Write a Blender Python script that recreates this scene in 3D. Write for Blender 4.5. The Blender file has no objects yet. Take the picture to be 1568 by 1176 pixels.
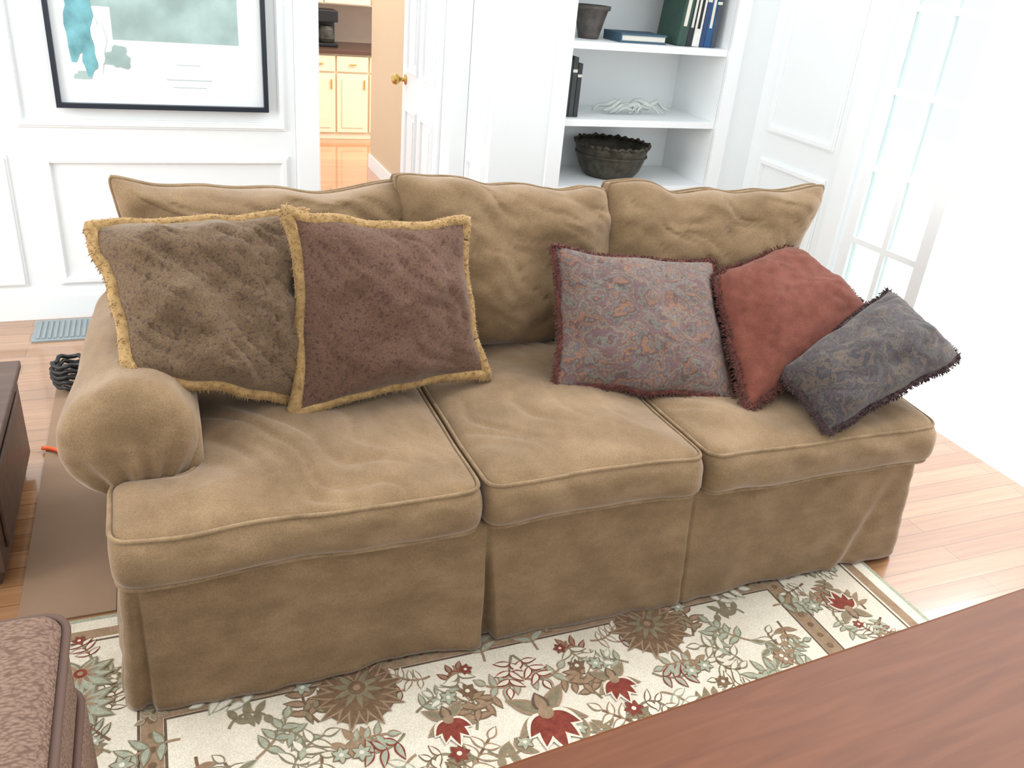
import bpy, bmesh, math, random
from mathutils import Vector, Matrix, noise
random.seed(7)
S = bpy.context.scene
COL = S.collection
R = random.random
def U(a, b): return a + (b - a) * R()

def lin(c):
    return tuple(((v/255)/12.92 if v/255 <= .04045 else (((v/255)+.055)/1.055)**2.4) for v in c)

# ---------------------------------------------------------------- materials
def newmat(name):
    m = bpy.data.materials.new(name); m.use_nodes = True
    nt = m.node_tree
    b = nt.nodes.get('Principled BSDF')
    return m, nt, b
def N(nt, t, **kw):
    n = nt.nodes.new(t)
    for k, v in kw.items():
        if k in n.inputs: n.inputs[k].default_value = v
        else: setattr(n, k, v)
    return n
def plain(name, rgb, rough=.6, spec=.4, metal=0, var=.0, scale=20, bump=0):
    m, nt, b = newmat(name)
    c = lin(rgb)
    b.inputs['Roughness'].default_value = rough
    b.inputs['Specular IOR Level'].default_value = spec
    b.inputs['Metallic'].default_value = metal
    tc = N(nt, 'ShaderNodeTexCoord')
    nz = N(nt, 'ShaderNodeTexNoise', Scale=scale, Detail=3.0)
    nt.links.new(tc.outputs['Object'], nz.inputs['Vector'])
    rp = N(nt, 'ShaderNodeValToRGB')
    rp.color_ramp.elements[0].position = .3; rp.color_ramp.elements[1].position = .7
    rp.color_ramp.elements[0].color = (*[v*(1-var) for v in c], 1)
    rp.color_ramp.elements[1].color = (*[min(1, v*(1+var)) for v in c], 1)
    nt.links.new(nz.outputs['Fac'], rp.inputs['Fac'])
    nt.links.new(rp.outputs['Color'], b.inputs['Base Color'])
    if bump:
        bp = N(nt, 'ShaderNodeBump', Strength=bump, Distance=.003)
        nt.links.new(nz.outputs['Fac'], bp.inputs['Height'])
        nt.links.new(bp.outputs['Normal'], b.inputs['Normal'])
    return m
def ramp(nt, stops, interp='LINEAR'):
    rp = N(nt, 'ShaderNodeValToRGB'); cr = rp.color_ramp; cr.interpolation = interp
    while len(cr.elements) < len(stops): cr.elements.new(.5)
    for e, (p, c) in zip(cr.elements, stops):
        e.position = p; e.color = (*lin(c), 1)
    return rp
def fabric(name, stops, scale=6, detail=5, fine=350, bump=.35, sheen=.3, distort=0., stretch=(1, 1, 1), sheen_tint=(1, .9, .75), fstretch=(1, 1, 1)):
    m, nt, b = newmat(name)
    tc = N(nt, 'ShaderNodeTexCoord')
    mp = N(nt, 'ShaderNodeMapping'); mp.inputs['Scale'].default_value = stretch
    nt.links.new(tc.outputs['Object'], mp.inputs['Vector'])
    nz = N(nt, 'ShaderNodeTexNoise', Scale=scale, Detail=float(detail), Roughness=.6, Distortion=distort)
    nt.links.new(mp.outputs['Vector'], nz.inputs['Vector'])
    rp = ramp(nt, stops)
    nt.links.new(nz.outputs['Fac'], rp.inputs['Fac'])
    mf = N(nt, 'ShaderNodeMapping'); mf.inputs['Scale'].default_value = fstretch
    nt.links.new(tc.outputs['Object'], mf.inputs['Vector'])
    nf = N(nt, 'ShaderNodeTexNoise', Scale=float(fine), Detail=2.0)
    nt.links.new(mf.outputs['Vector'], nf.inputs['Vector'])
    mx = N(nt, 'ShaderNodeMixRGB', blend_type='MULTIPLY'); mx.inputs[0].default_value = .45
    r2 = N(nt, 'ShaderNodeValToRGB')
    r2.color_ramp.elements[0].position = .3; r2.color_ramp.elements[0].color = (.55, .55, .55, 1)
    r2.color_ramp.elements[1].position = .65; r2.color_ramp.elements[1].color = (1.1, 1.1, 1.1, 1)
    nt.links.new(nf.outputs['Fac'], r2.inputs['Fac'])
    nt.links.new(rp.outputs['Color'], mx.inputs[1]); nt.links.new(r2.outputs['Color'], mx.inputs[2])
    nt.links.new(mx.outputs[0], b.inputs['Base Color'])
    bp = N(nt, 'ShaderNodeBump', Strength=bump, Distance=.002)
    nt.links.new(nf.outputs['Fac'], bp.inputs['Height'])
    nt.links.new(bp.outputs['Normal'], b.inputs['Normal'])
    b.inputs['Roughness'].default_value = .9
    b.inputs['Specular IOR Level'].default_value = .15
    b.inputs['Sheen Weight'].default_value = sheen
    b.inputs['Sheen Roughness'].default_value = .4
    b.inputs['Sheen Tint'].default_value = (*sheen_tint, 1)
    return m
def paisley(name, cols, scale=14):
    m, nt, b = newmat(name)
    tc = N(nt, 'ShaderNodeTexCoord')
    nz = N(nt, 'ShaderNodeTexNoise', Scale=scale*.6, Detail=3.0)
    nt.links.new(tc.outputs['Object'], nz.inputs['Vector'])
    mixv = N(nt, 'ShaderNodeMixRGB', blend_type='ADD'); mixv.inputs[0].default_value = .16
    nt.links.new(tc.outputs['Object'], mixv.inputs[1]); nt.links.new(nz.outputs['Color'], mixv.inputs[2])
    vo = N(nt, 'ShaderNodeTexVoronoi', Scale=float(scale))
    nt.links.new(mixv.outputs[0], vo.inputs['Vector'])
    ma = N(nt, 'ShaderNodeMath', operation='MULTIPLY'); ma.inputs[1].default_value = 1.5
    nt.links.new(vo.outputs['Distance'], ma.inputs[0])
    sx = N(nt, 'ShaderNodeSeparateColor'); nt.links.new(vo.outputs['Color'], sx.inputs[0])
    ad = N(nt, 'ShaderNodeMath', operation='ADD'); nt.links.new(ma.outputs[0], ad.inputs[0]); nt.links.new(sx.outputs[0], ad.inputs[1])
    n2 = N(nt, 'ShaderNodeTexNoise', Scale=scale*4.5, Detail=2.0); nt.links.new(tc.outputs['Object'], n2.inputs['Vector'])
    ad2 = N(nt, 'ShaderNodeMath', operation='MULTIPLY_ADD'); ad2.inputs[1].default_value = .9
    nt.links.new(n2.outputs['Fac'], ad2.inputs[0]); nt.links.new(ad.outputs[0], ad2.inputs[2])
    fr = N(nt, 'ShaderNodeMath', operation='FRACT'); nt.links.new(ad2.outputs[0], fr.inputs[0])
    n = len(cols)
    rp = ramp(nt, [((i+.01)/n, c) for i, c in enumerate(cols)], 'LINEAR')
    nt.links.new(fr.outputs[0], rp.inputs['Fac'])
    nf = N(nt, 'ShaderNodeTexNoise', Scale=220.0, Detail=2.0); nt.links.new(tc.outputs['Object'], nf.inputs['Vector'])
    r2 = N(nt, 'ShaderNodeValToRGB')
    r2.color_ramp.elements[0].position = .35; r2.color_ramp.elements[0].color = (.45, .45, .45, 1)
    r2.color_ramp.elements[1].position = .62
    nt.links.new(nf.outputs['Fac'], r2.inputs['Fac'])
    mx = N(nt, 'ShaderNodeMixRGB', blend_type='MULTIPLY'); mx.inputs[0].default_value = .5
    nt.links.new(rp.outputs[0], mx.inputs[1]); nt.links.new(r2.outputs[0], mx.inputs[2])
    nt.links.new(mx.outputs[0], b.inputs['Base Color'])
    bp = N(nt, 'ShaderNodeBump', Strength=.4, Distance=.002); nt.links.new(nf.outputs['Fac'], bp.inputs['Height'])
    nt.links.new(bp.outputs[0], b.inputs['Normal'])
    b.inputs['Roughness'].default_value = .85; b.inputs['Sheen Weight'].default_value = .1
    return m
def planks(name, c1, c2, rough=.25, scale=1.0, rot=0):
    m, nt, b = newmat(name)
    tc = N(nt, 'ShaderNodeTexCoord')
    mp = N(nt, 'ShaderNodeMapping'); mp.inputs['Rotation'].default_value = (0, 0, rot)
    nt.links.new(tc.outputs['Object'], mp.inputs['Vector'])
    br = N(nt, 'ShaderNodeTexBrick', Scale=scale)
    br.inputs['Brick Width'].default_value = 1.1; br.inputs['Row Height'].default_value = .075
    br.inputs['Mortar Size'].default_value = .0012; br.inputs['Bias'].default_value = 0
    br.inputs['Color1'].default_value = (*lin(c1), 1); br.inputs['Color2'].default_value = (*lin(c2), 1)
    br.inputs['Mortar'].default_value = (*[v*.45 for v in lin(c2)], 1)
    nt.links.new(mp.outputs[0], br.inputs['Vector'])
    m2 = N(nt, 'ShaderNodeMapping'); m2.inputs['Scale'].default_value = (2, 40, 1); m2.inputs['Rotation'].default_value = (0, 0, rot)
    nt.links.new(tc.outputs['Object'], m2.inputs['Vector'])
    nz = N(nt, 'ShaderNodeTexNoise', Scale=1.5, Detail=6.0, Distortion=.6); nt.links.new(m2.outputs[0], nz.inputs['Vector'])
    r2 = N(nt, 'ShaderNodeValToRGB')
    r2.color_ramp.elements[0].position = .3; r2.color_ramp.elements[0].color = (.74, .68, .62, 1)
    r2.color_ramp.elements[1].position = .65
    nt.links.new(nz.outputs['Fac'], r2.inputs['Fac'])
    mx = N(nt, 'ShaderNodeMixRGB', blend_type='MULTIPLY'); mx.inputs[0].default_value = .8
    nt.links.new(br.outputs['Color'], mx.inputs[1]); nt.links.new(r2.outputs[0], mx.inputs[2])
    nt.links.new(mx.outputs[0], b.inputs['Base Color'])
    b.inputs['Roughness'].default_value = rough
    b.inputs['Coat Weight'].default_value = 1.0; b.inputs['Coat Roughness'].default_value = .09; b.inputs['Coat IOR'].default_value = 1.65
    return m
def wood(name, c1, c2, rough=.3, sc=(1.2, 14, 14), spec=.5):
    m, nt, b = newmat(name)
    tc = N(nt, 'ShaderNodeTexCoord')
    mp = N(nt, 'ShaderNodeMapping'); mp.inputs['Scale'].default_value = sc
    nt.links.new(tc.outputs['Object'], mp.inputs['Vector'])
    nz = N(nt, 'ShaderNodeTexNoise', Scale=2.0, Detail=7.0, Distortion=.8); nt.links.new(mp.outputs[0], nz.inputs['Vector'])
    rp = ramp(nt, [(.3, c1), (.7, c2)])
    nt.links.new(nz.outputs['Fac'], rp.inputs['Fac']); nt.links.new(rp.outputs[0], b.inputs['Base Color'])
    b.inputs['Roughness'].default_value = rough; b.inputs['Specular IOR Level'].default_value = spec
    return m

M_wall = plain('wall_paint_white', (238, 243, 244), .55, .3, var=.01, scale=3)
M_trim = plain('trim_paint_white', (242, 246, 247), .4, .4, var=.01, scale=3)
M_beige = plain('hall_paint_beige', (214, 192, 162), .6, .3, var=.02, scale=2)
M_sofa = fabric('sofa_chenille_tan', [(.25, (114, 92, 66)), (.5, (131, 107, 79)), (.75, (148, 123, 93))], scale=8, sheen=.45, stretch=(1, 1, 1.8), sheen_tint=(1, .88, .8), bump=.6, fine=300)
M_pipe = fabric('sofa_piping', [(.3, (116, 94, 68)), (.7, (150, 125, 95))], scale=20)
M_dark = plain('sofa_lining_dark', (45, 36, 28), .9)
M_cheB = fabric('chenille_bronze', [(.30, (78, 61, 52)), (.42, (94, 75, 61)), (.52, (115, 94, 70)), (.62, (92, 73, 60)), (.75, (122, 101, 76))], scale=110, detail=5, distort=.3, fine=260, bump=.7, fstretch=(1, 1, 2.5))
M_cheP = fabric('chenille_plum_brown', [(.30, (75, 53, 48)), (.42, (90, 65, 56)), (.52, (108, 82, 66)), (.62, (88, 64, 55)), (.78, (115, 90, 70))], scale=110, detail=5, distort=.3, fine=260, bump=.7, fstretch=(1, 1, 2.5))
M_gold = fabric('gold_fringe', [(.3, (136, 106, 68)), (.7, (178, 146, 98))], scale=60, fine=500)
M_rust = fabric('rust_linen', [(.3, (102, 57, 47)), (.7, (120, 70, 58))], scale=30, fine=380, sheen=.15, sheen_tint=(1, .75, .62), bump=.6)
M_redfr = fabric('red_brown_fringe', [(.3, (78, 42, 40)), (.7, (116, 68, 60))], scale=70, fine=500)
M_dkfr = fabric('plum_fringe', [(.3, (54, 40, 44)), (.7, (84, 64, 66))], scale=70, fine=500)
M_pais = paisley('paisley_tapestry', [(98, 64, 60), (120, 103, 86), (90, 82, 84), (132, 94, 70), (84, 62, 62), (106, 102, 90), (102, 78, 77)], 12)
M_pais2 = paisley('paisley_dark', [(52, 46, 50), (78, 74, 68), (62, 46, 50), (72, 62, 60), (50, 47, 54), (88, 74, 64)], 14)
M_floor = planks('oak_floor', (176, 132, 94), (154, 110, 74), .25)
M_kfloor = planks('kitchen_oak_floor', (214, 146, 90), (190, 120, 70), .3)
M_table = wood('table_cherry', (94, 53, 31), (110, 65, 40), .5, sc=(2, 22, 10), spec=.2)
M_chest = wood('dark_walnut', (76, 58, 50), (98, 76, 64), .45)
M_cab = plain('cabinet_cream', (236, 216, 184), .5, var=.01)
M_counter = plain('counter_brown', (88, 62, 50), .3)
M_tile = plain('backsplash_taupe', (200, 178, 158), .5, var=.05, scale=8)
M_black = plain('black_plastic', (28, 28, 30), .4)
M_brass = plain('brass', (196, 160, 90), .3, metal=1)
M_bronze = plain('bronze_dark', (70, 66, 56), .5, metal=.3, var=.5, scale=30, bump=.5)
M_pot = plain('pot_dark', (84, 78, 74), .5, var=.3, scale=30)
M_coral = plain('white_driftwood', (196, 202, 198), .8, var=.06, scale=30, bump=.6)
M_vent = plain('vent_metal', (140, 150, 152), .45, var=.04)
M_mat = plain('mat_taupe', (146, 119, 96), .8, var=.08, scale=5)
M_orange = plain('orange_rubber', (232, 96, 40), .5)
M_glass, nt_, b_ = newmat('door_glass')
b_.inputs['Base Color'].default_value = (.62, .70, .68, 1); b_.inputs['Roughness'].default_value = .02
b_.inputs['Transmission Weight'].default_value = 1; b_.inputs['IOR'].default_value = 1.02
M_patio = plain('patio_white', (250, 251, 252), .7, var=.01)

# ---------------------------------------------------------------- mesh helpers
class MB:
    def __init__(s): s.v = []; s.f = []; s.m = []; s.mats = []
    def mi(s, mat):
        if mat not in s.mats: s.mats.append(mat)
        return s.mats.index(mat)
    def add(s, vs, fs, mat):
        o = len(s.v); k = s.mi(mat)
        s.v += [tuple(v) for v in vs]
        for f in fs: s.f.append([o+i for i in f]); s.m.append(k)
    def box(s, x0, x1, y0, y1, z0, z1, mat):
        vs = [(x, y, z) for z in (z0, z1) for y in (y0, y1) for x in (x0, x1)]
        s.add(vs, [(0, 2, 3, 1), (4, 5, 7, 6), (0, 1, 5, 4), (2, 6, 7, 3), (0, 4, 6, 2), (1, 3, 7, 5)], mat)
    def lathe(s, prof, c, mat, n=32, wob=0, cap=True):
        vs = []; fs = []
        for k, (r, z) in enumerate(prof):
            for i in range(n):
                a = 2*math.pi*i/n
                rr = r*(1+wob*math.sin(a*9+k)*(k/len(prof)))
                vs.append((c[0]+rr*math.cos(a), c[1]+rr*math.sin(a), c[2]+z+wob*.15*math.sin(a*7)*(k/len(prof))))
        for k in range(len(prof)-1):
            for i in range(n):
                j = (i+1) % n
                fs.append((k*n+i, k*n+j, (k+1)*n+j, (k+1)*n+i))
        if cap: fs.append(tuple(range(n))[::-1])
        s.add(vs, fs, mat)
    def tube(s, pts, r, mat, n=8, closed=False):
        vs = []; fs = []; L = len(pts); pts = [Vector(p) for p in pts]
        for k in range(L):
            a = pts[(k-1) % L] if (closed or k > 0) else pts[k]
            b = pts[(k+1) % L] if (closed or k < L-1) else pts[k]
            t = (b-a).normalized()
            up = Vector((0, 0, 1)) if abs(t.z) < .9 else Vector((0, 1, 0))
            e1 = t.cross(up).normalized(); e2 = t.cross(e1)
            rr = r(k/(L-1)) if callable(r) else r
            for i in range(n):
                an = 2*math.pi*i/n
                vs.append(pts[k]+e1*rr*math.cos(an)+e2*rr*math.sin(an))
        for k in range(L if closed else L-1):
            k2 = (k+1) % L
            for i in range(n):
                j = (i+1) % n
                fs.append((k*n+i, k*n+j, k2*n+j, k2*n+i))
        if not closed:
            fs.append(tuple(range(n))); fs.append(tuple((L-1)*n+i for i in range(n)))
        s.add(vs, fs, mat)
    def obj(s, name, parent=None, smooth=False, bevel=0, weld=0, subsurf=0, fixn=True):
        me = bpy.data.meshes.new(name); me.from_pydata(s.v, [], s.f)
        for m in s.mats: me.materials.append(m)
        me.polygons.foreach_set('material_index', s.m)
        me.update()
        if weld or fixn:
            bm = bmesh.new(); bm.from_mesh(me)
            if weld: bmesh.ops.remove_doubles(bm, verts=bm.verts, dist=weld)
            if fixn: bmesh.ops.recalc_face_normals(bm, faces=bm.faces)
            bm.to_mesh(me); bm.free()
        if smooth:
            me.polygons.foreach_set('use_smooth', [True]*len(me.polygons))
        o = bpy.data.objects.new(name, me); COL.objects.link(o)
        if bevel:
            b = o.modifiers.new('Bevel', 'BEVEL'); b.width = bevel; b.segments = 2; b.limit_method = 'ANGLE'; b.angle_limit = math.radians(50)
        if subsurf:
            q = o.modifiers.new('Sub', 'SUBSURF'); q.levels = q.render_levels = subsurf
        if parent: o.parent = parent
        return o
def empty(name, loc=(0, 0, 0)):
    o = bpy.data.objects.new(name, None); COL.objects.link(o); o.empty_display_size = .1
    return o

# ---------------------------------------------------------------- camera
right = Vector((.9283, -.3615, .0866)); fwd = Vector((.3607, .8194, -.4461)).normalized()
right = (right - fwd*right.dot(fwd)).normalized(); up = right.cross(fwd)
cam = bpy.data.cameras.new('camera'); co = bpy.data.objects.new('camera', cam); COL.objects.link(co)
cam.sensor_width = 36; cam.lens = 1308/1568*36; cam.clip_start = .02
Mx = Matrix((right, up, -fwd)).transposed().to_4x4(); Mx.translation = Vector((0, 0, 1.55))
co.matrix_world = Mx; S.camera = co

# ---------------------------------------------------------------- room
YB = 3.84; YS = 3.5; XR = 2.68; H = 2.6
m = MB(); m.box(-2.6, XR+.12, -1.6, YB+.1, -.1, 0, M_floor); m.obj('floor')
m = MB(); m.box(-.5, 3.4, YB+.1, 8.4, -.1, -.0005, M_kfloor); m.obj('floor_kitchen')
m = MB(); m.box(XR+.12, 9, -4, 9.0, -.12, -.015, M_patio); m.obj('patio_ground')
m = MB(); m.box(-2.6, XR+.12, -1.72, -1.6, 0, 2.4, M_wall); m.obj('wall_front')
m = MB(); m.box(-2.72, -2.6, -1.72, YB+.12, 0, .5, M_wall); m.box(-2.72, -2.6, -1.72, .9, .5, 2.4, M_wall); m.box(-2.72, -2.6, 3.3, YB+.12, .5, 2.4, M_wall); m.box(-2.72, -2.6, .9, 3.3, 2.1, 2.4, M_wall); m.obj('wall_left')
m = MB()
for a in (.9, 1.66, 2.48, 3.24): m.box(-2.70, -2.62, a, a+.06, .5, 2.1, M_trim)
for z in (.5, 1.27, 2.04): m.box(-2.695, -2.625, .96, 3.24, z, z+.06, M_trim)
m.box(-2.6, -2.52, .85, 3.35, .45, .49, M_trim)
m.obj('window_1')
def frame4(m, axis, pl, d, a0, a1, z0, z1, w, mat=M_trim):
    def bx(a, b, c, e, dd):
        if axis == 'y': m.box(a, b, pl-dd, pl-.0003, c, e, mat)
        else: m.box(pl-dd, pl-.0003, a, b, c, e, mat)
    bx(a0, a1, z0, z0+w, d*.5); bx(a0, a1, z1-w, z1, d*.5)
    bx(a0, a0+w, z0+w+.0002, z1-w-.0002, d*.5); bx(a1-w, a1, z0+w+.0002, z1-w-.0002, d*.5)
    g = w*.28; g2 = w*.55
    bx(a0+g, a1-g, z0+g, z0+g+g2, d); bx(a0+g, a1-g, z1-g-g2, z1-g, d)
    bx(a0+g, a0+g+g2, z0+g+g2+.0003, z1-g-g2-.0003, d*.98); bx(a1-g-g2, a1-g, z0+g+g2+.0003, z1-g-g2-.0003, d*.98)
m = MB()
m.box(-2.6, .56, YB, YB+.12, 0, H, M_wall)
m.box(.5601, 1.40, YB+.001, YB+.119, 2.05, H, M_wall)
wb = m.obj('wall_back')
m = MB()
frame4(m, 'y', YB, .016, -.43, .525, .15, .69, .032)
frame4(m, 'y', YB, .016, -1.6, -.55, .15, .69, .032)
frame4(m, 'y', YB, .016, -.50, .52, .80, 2.3, .032)
frame4(m, 'y', YB, .016, -1.6, -.62, .80, 2.3, .032)
m.obj('trim_1', parent=wb)
m = MB(); m.box(-2.59, .56, YB-.018, YB-.0005, 0.0005, .10, M_trim); m.box(-2.59, .56, YB-.012, YB-.0005, .1002, .125, M_trim)
m.obj('baseboard_back')
m = MB()
m.box(.565, .66, YB-.02, YB-.0005, .001, 2.049, M_trim); m.box(.5602, .665, YB, YB+.118, .001, 2.049, M_trim)
m.box(1.25, 1.329, YB-.02, YB+.119, .001, 2.049, M_trim); m.box(.565, 1.329, YB-.02, YB-.0005, 2.0495, 2.14, M_trim)
m.obj('trim_2', bevel=.004)
dr = empty('door_1')
m = MB()
ya0, yb0 = YB+.125, YB+.775
m.box(1.235, 1.27, ya0, yb0, .01, 2.03, M_trim)
for (za, zb) in ((.14, .80), (.97, 1.88)):
    for (ya, yb) in ((ya0+.07, ya0+.28), (ya0+.36, yb0-.08)):
        frame4(m, 'x', 1.235, .010, ya, yb, za, zb, .024)
        m.box(1.229, 1.2348, ya+.055, yb-.055, za+.055, zb-.055, M_trim)
m.obj('leaf', parent=dr)
m = MB()
m.lathe([(.026, 0), (.026, .004), (.011, .006), (.011, .03), (.02, .038), (.027, .05), (.024, .066), (.012, .074), (.001, .075)], (0, 0, 0), M_brass, 20)
k = m.obj('knob', parent=dr, smooth=True)
k.rotation_euler = (0, -math.pi/2, 0); k.location = (1.235, yb0-.06, .93)
m = MB(); m.box(1.52, 1.62, YB+.12, 6.58, 0, H, M_beige); m.box(1.401, 1.519, YB+.12, YB+.2, 0, H, M_beige); m.obj('wall_hall')
m = MB(); m.box(1.505, 1.5195, YB+.21, 6.58, 0, .1, M_trim); m.obj('baseboard_hall')
m = MB(); m.box(-.5, 3.4, 8.25, 8.35, 0, H, M_tile); m.obj('wall_kitchen')
kc = empty('kitchen_base_cabinets')
m = MB(); m.box(.6, 2.6, 7.6, 8.19, .0, .70, M_cab)
for i in range(7):
    x = .62+i*.28
    m.box(x, x+.265, 7.58, 7.599, .56, .685, M_cab)
    m.box(x, x+.265, 7.58, 7.599, .06, .545, M_cab)
    m.box(x+.04, x+.225, 7.574, 7.5795, .10, .505, M_cab)
m.obj('carcass', parent=kc, bevel=.003)
m = MB(); m.box(.58, 2.62, 7.56, 8.19, .7005, .735, M_counter); m.obj('countertop', parent=kc, bevel=.004)
m = MB()
for i in range(7):
    x = .62+i*.28+.1325
    m.tube([(x-.03, 7.565, .62), (x+.03, 7.565, .62)], .006, M_brass)
    m.tube([(x+.1, 7.565, .42), (x+.1, 7.565, .5)], .006, M_brass)
m.obj('handles', parent=kc)
m = MB(); m.box(.6, 2.6, 7.85, 8.2, 1.06, 1.9, M_cab)
for i in range(5):
    x = .61+i*.4; m.box(x, x+.385, 7.83, 7.849, 1.07, 1.88, M_cab); m.box(x+.05, x+.335, 7.824, 7.8295, 1.13, 1.82, M_cab)
m.obj('kitchen_upper_cabinets', bevel=.004)
m = MB()
m.box(1.33, 1.50, 7.72, 7.95, .7365, .765, M_black); m.box(1.331, 1.499, 7.88, 7.949, .7655, .929, M_black); m.box(1.33, 1.50, 7.72, 7.95, .93, 1.02, M_black)
m.lathe([(.05, .0), (.065, .03), (.06, .1), (.045, .13)], (1.415, 7.80, .766), M_bronze, 20)
m.obj('coffee_maker', bevel=.006)
BX0, BX1 = 1.665, 2.45
D = YS+.42
m = MB(); m.box(1.33, 1.40, YS, YB+.1195, 0, H, M_wall)
m.box(1.4001, BX0-.021, YS+.0002, YS+.04, 0, H, M_wall); m.box(BX1+.021, XR-.0001, YS, YS+.04, 0, H, M_wall); m.box(BX0-.02, BX1+.02, YS+.0002, YS+.04, 2.305, H, M_wall)
m.obj('wall_bookcase')
m = MB()
frame4(m, 'x', 1.33, .014, YS+.05, YB-.06, .15, .72, .03); frame4(m, 'x', 1.33, .014, YS+.05, YB-.06, .82, 2.3, .03)
m.obj('trim_3')
bc = empty('built_in_bookcase')
m = MB()
m.box(BX0-.02, BX0, YS+.002, D, 0, 2.3, M_trim); m.box(BX1, BX1+.02, YS+.002, D, 0, 2.3, M_trim)
m.box(BX0+.0002, BX1-.0002, D-.02, D-.001, 0, 2.3, M_trim)
m.box(BX0+.0002, BX1-.0002, YS+.02, D-.021, 0, .605, M_trim)
for z in (.64, .935, 1.256, 1.60, 1.95):
    m.box(BX0+.0003, BX1-.0003, YS+.004, D-.0205, z-.03, z, M_trim)
m.obj('carcass', parent=bc)
m = MB()
for (a, b) in ((BX0-.07, BX0-.0005), (BX1+.0005, BX1+.07)):
    m.box(a, b, YS-.018, YS-.0005, 0, 2.299, M_trim)
m.box(BX0-.07, BX1+.07, YS-.018, YS-.0005, 2.2995, 2.38, M_trim)
m.box(BX0+.001, BX1-.001, YS-.014, YS+.0035, .60, .6402, M_trim)
mid = (BX0+BX1)/2
frame4(m, 'y', YS+.02, .02, BX0+.02, mid-.01, .12, .56, .05); frame4(m, 'y', YS+.02, .02, mid+.01, BX1-.02, .12, .56, .05)
m.obj('face_frame', parent=bc)
m = MB(); m.box(XR, XR+.12, 2.78, YS+.04, 0, H, M_wall); wr = m.obj('wall_right')
m = MB()
frame4(m, 'x', XR, .013, 2.93, YS-.1, .15, .80, .03); frame4(m, 'x', XR, .013, 2.93, YS-.1, .92, 2.3, .03)
m.box(XR-.02, XR-.0005, 2.78, 2.87, 0.0005, 2.2, M_trim); m.box(XR-.018, XR-.0005, 2.8705, YS-.02, 0.0005, .12, M_trim)
m.obj('trim_4', parent=wr)
fd = empty('door_2')
LW, LH = .44, 2.03
m = MB(); st = .055
m.box(0, st, -.02, .02, 0, LH, M_trim); m.box(LW-st, LW, -.02, .02, 0, LH, M_trim)
m.box(st+.0002, LW-st-.0002, -.0199, .0199, 0, .27, M_trim); m.box(st+.0002, LW-st-.0002, -.0199, .0199, LH-.1, LH, M_trim)
m.box(LW/2-.012, LW/2+.012, -.014, .014, .2702, LH-.1002, M_trim)
for i in range(1, 6):
    z = .30+.3*(i)
    if z < LH-.12: m.box(st+.0002, LW-st-.0002, -.0135, .0135, z-.012, z+.012, M_trim)
m.obj('leaf', parent=fd)
m = MB(); m.box(st+.001, LW-st-.001, -.002, .002, .27, LH-.1, M_glass); m.obj('glazing', parent=fd)
fd.location = (XR+.02, 2.76, .01); fd.rotation_euler = (0, 0, math.radians(-86))

# ---------------------------------------------------------------- framed poster
PX0, PX1, PZ0, PZ1 = -.345, .447, .88, 1.86
pf = empty('framed_poster')
m = MB(); y = YB
F = .018
m_blk = plain('frame_black', (38, 44, 54), .35)
for (a, b, c, e) in ((PX0, PX1, PZ0, PZ0+F), (PX0, PX1, PZ1-F, PZ1), (PX0, PX0+F, PZ0+F+.0002, PZ1-F-.0002), (PX1-F, PX1, PZ0+F+.0002, PZ1-F-.0002)):
    m.box(a, b, y-.045, y-.017, c, e, m_blk)
m.obj('frame', parent=pf)
m = MB()
M_mat_w = plain('poster_paper', (236, 242, 243), .5)
M_gg = plain('poster_grey_green', (164, 188, 184), .5, var=.2, scale=9)
M_teal = plain('poster_teal', (114, 172, 180), .5, var=.3, scale=16)
M_txt = plain('poster_text', (190, 200, 203), .5)
m.box(PX0+F+.0005, PX1-F-.0005, y-.026, y-.0175, PZ0+F+.0005, PZ1-F-.0005, M_mat_w)
m.box(-.12, .34, y-.0275, y-.0262, 1.135, 1.75, M_gg)
m.box(-.27, -.1205, y-.0273, y-.0262, 1.25, 1.75, M_gg)
def blob(cx, cz, rx, rz, mat, yy, n=26, ir=.2):
    ph = U(0, 6)
    vs = [(cx, yy, cz)]
    for i in range(n):
        a = 2*math.pi*i/n
        k = 1+ir*math.sin(3*a+ph)+ir*.6*math.sin(7*a+2*ph)
        vs.append((cx+rx*k*math.cos(a), yy, cz+rz*k*math.sin(a)))
    m.add(vs, [(0, 1+i, 1+(i+1) % n) for i in range(n)], mat)
blob(-.235, 1.22, .05, .16, M_teal, y-.0285); blob(-.205, 1.08, .035, .07, M_teal, y-.0287); blob(-.11, 1.07, .045, .04, M_gg, y-.029)
blob(-.17, 1.12, .022, .09, M_mat_w, y-.0292); blob(-.24, 1.0, .03, .015, M_gg, y-.0285)
m.box(.06, .23, y-.027, y-.0262, .993, .997, M_txt); m.box(.10, .19, y-.027, y-.0262, 1.05, 1.053, M_txt); m.box(.08, .21, y-.027, y-.0262, .965, .968, M_txt)
m.obj('print', parent=pf, fixn=False)

# ---------------------------------------------------------------- floor vent, mat, chest, cables
m = MB(); m.box(-.54, -.22, 3.58, 3.80, .0003, .006, M_vent)
for i in range(14): m.box(-.525+i*.021, -.513+i*.021, 3.60, 3.78, .0062, .010, M_vent)
m.obj('floor_vent')
m = MB(); m.box(-.42, -.20, 1.86, 3.35, .0003, .006, M_mat); m.obj('floor_mat')
ch = empty('wooden_chest')
m = MB()
m.box(-1.05, -.45, 2.02, 2.62, .05, .33, M_chest); m.box(-1.07, -.435, 2.0, 2.64, .3302, .355, M_chest)
for a in (-1.03, -.52):
    for b in (2.04, 2.54): m.box(a, a+.05, b, b+.05, .0005, .0498, M_chest)
m.box(-.4498, -.442, 2.07, 2.57, .09, .29, M_chest); m.box(-1.0, -.50, 2.012, 2.0198, .09, .29, M_chest)
m.obj('chest_body', parent=ch, bevel=.004)
m = MB()
pts = []
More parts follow.
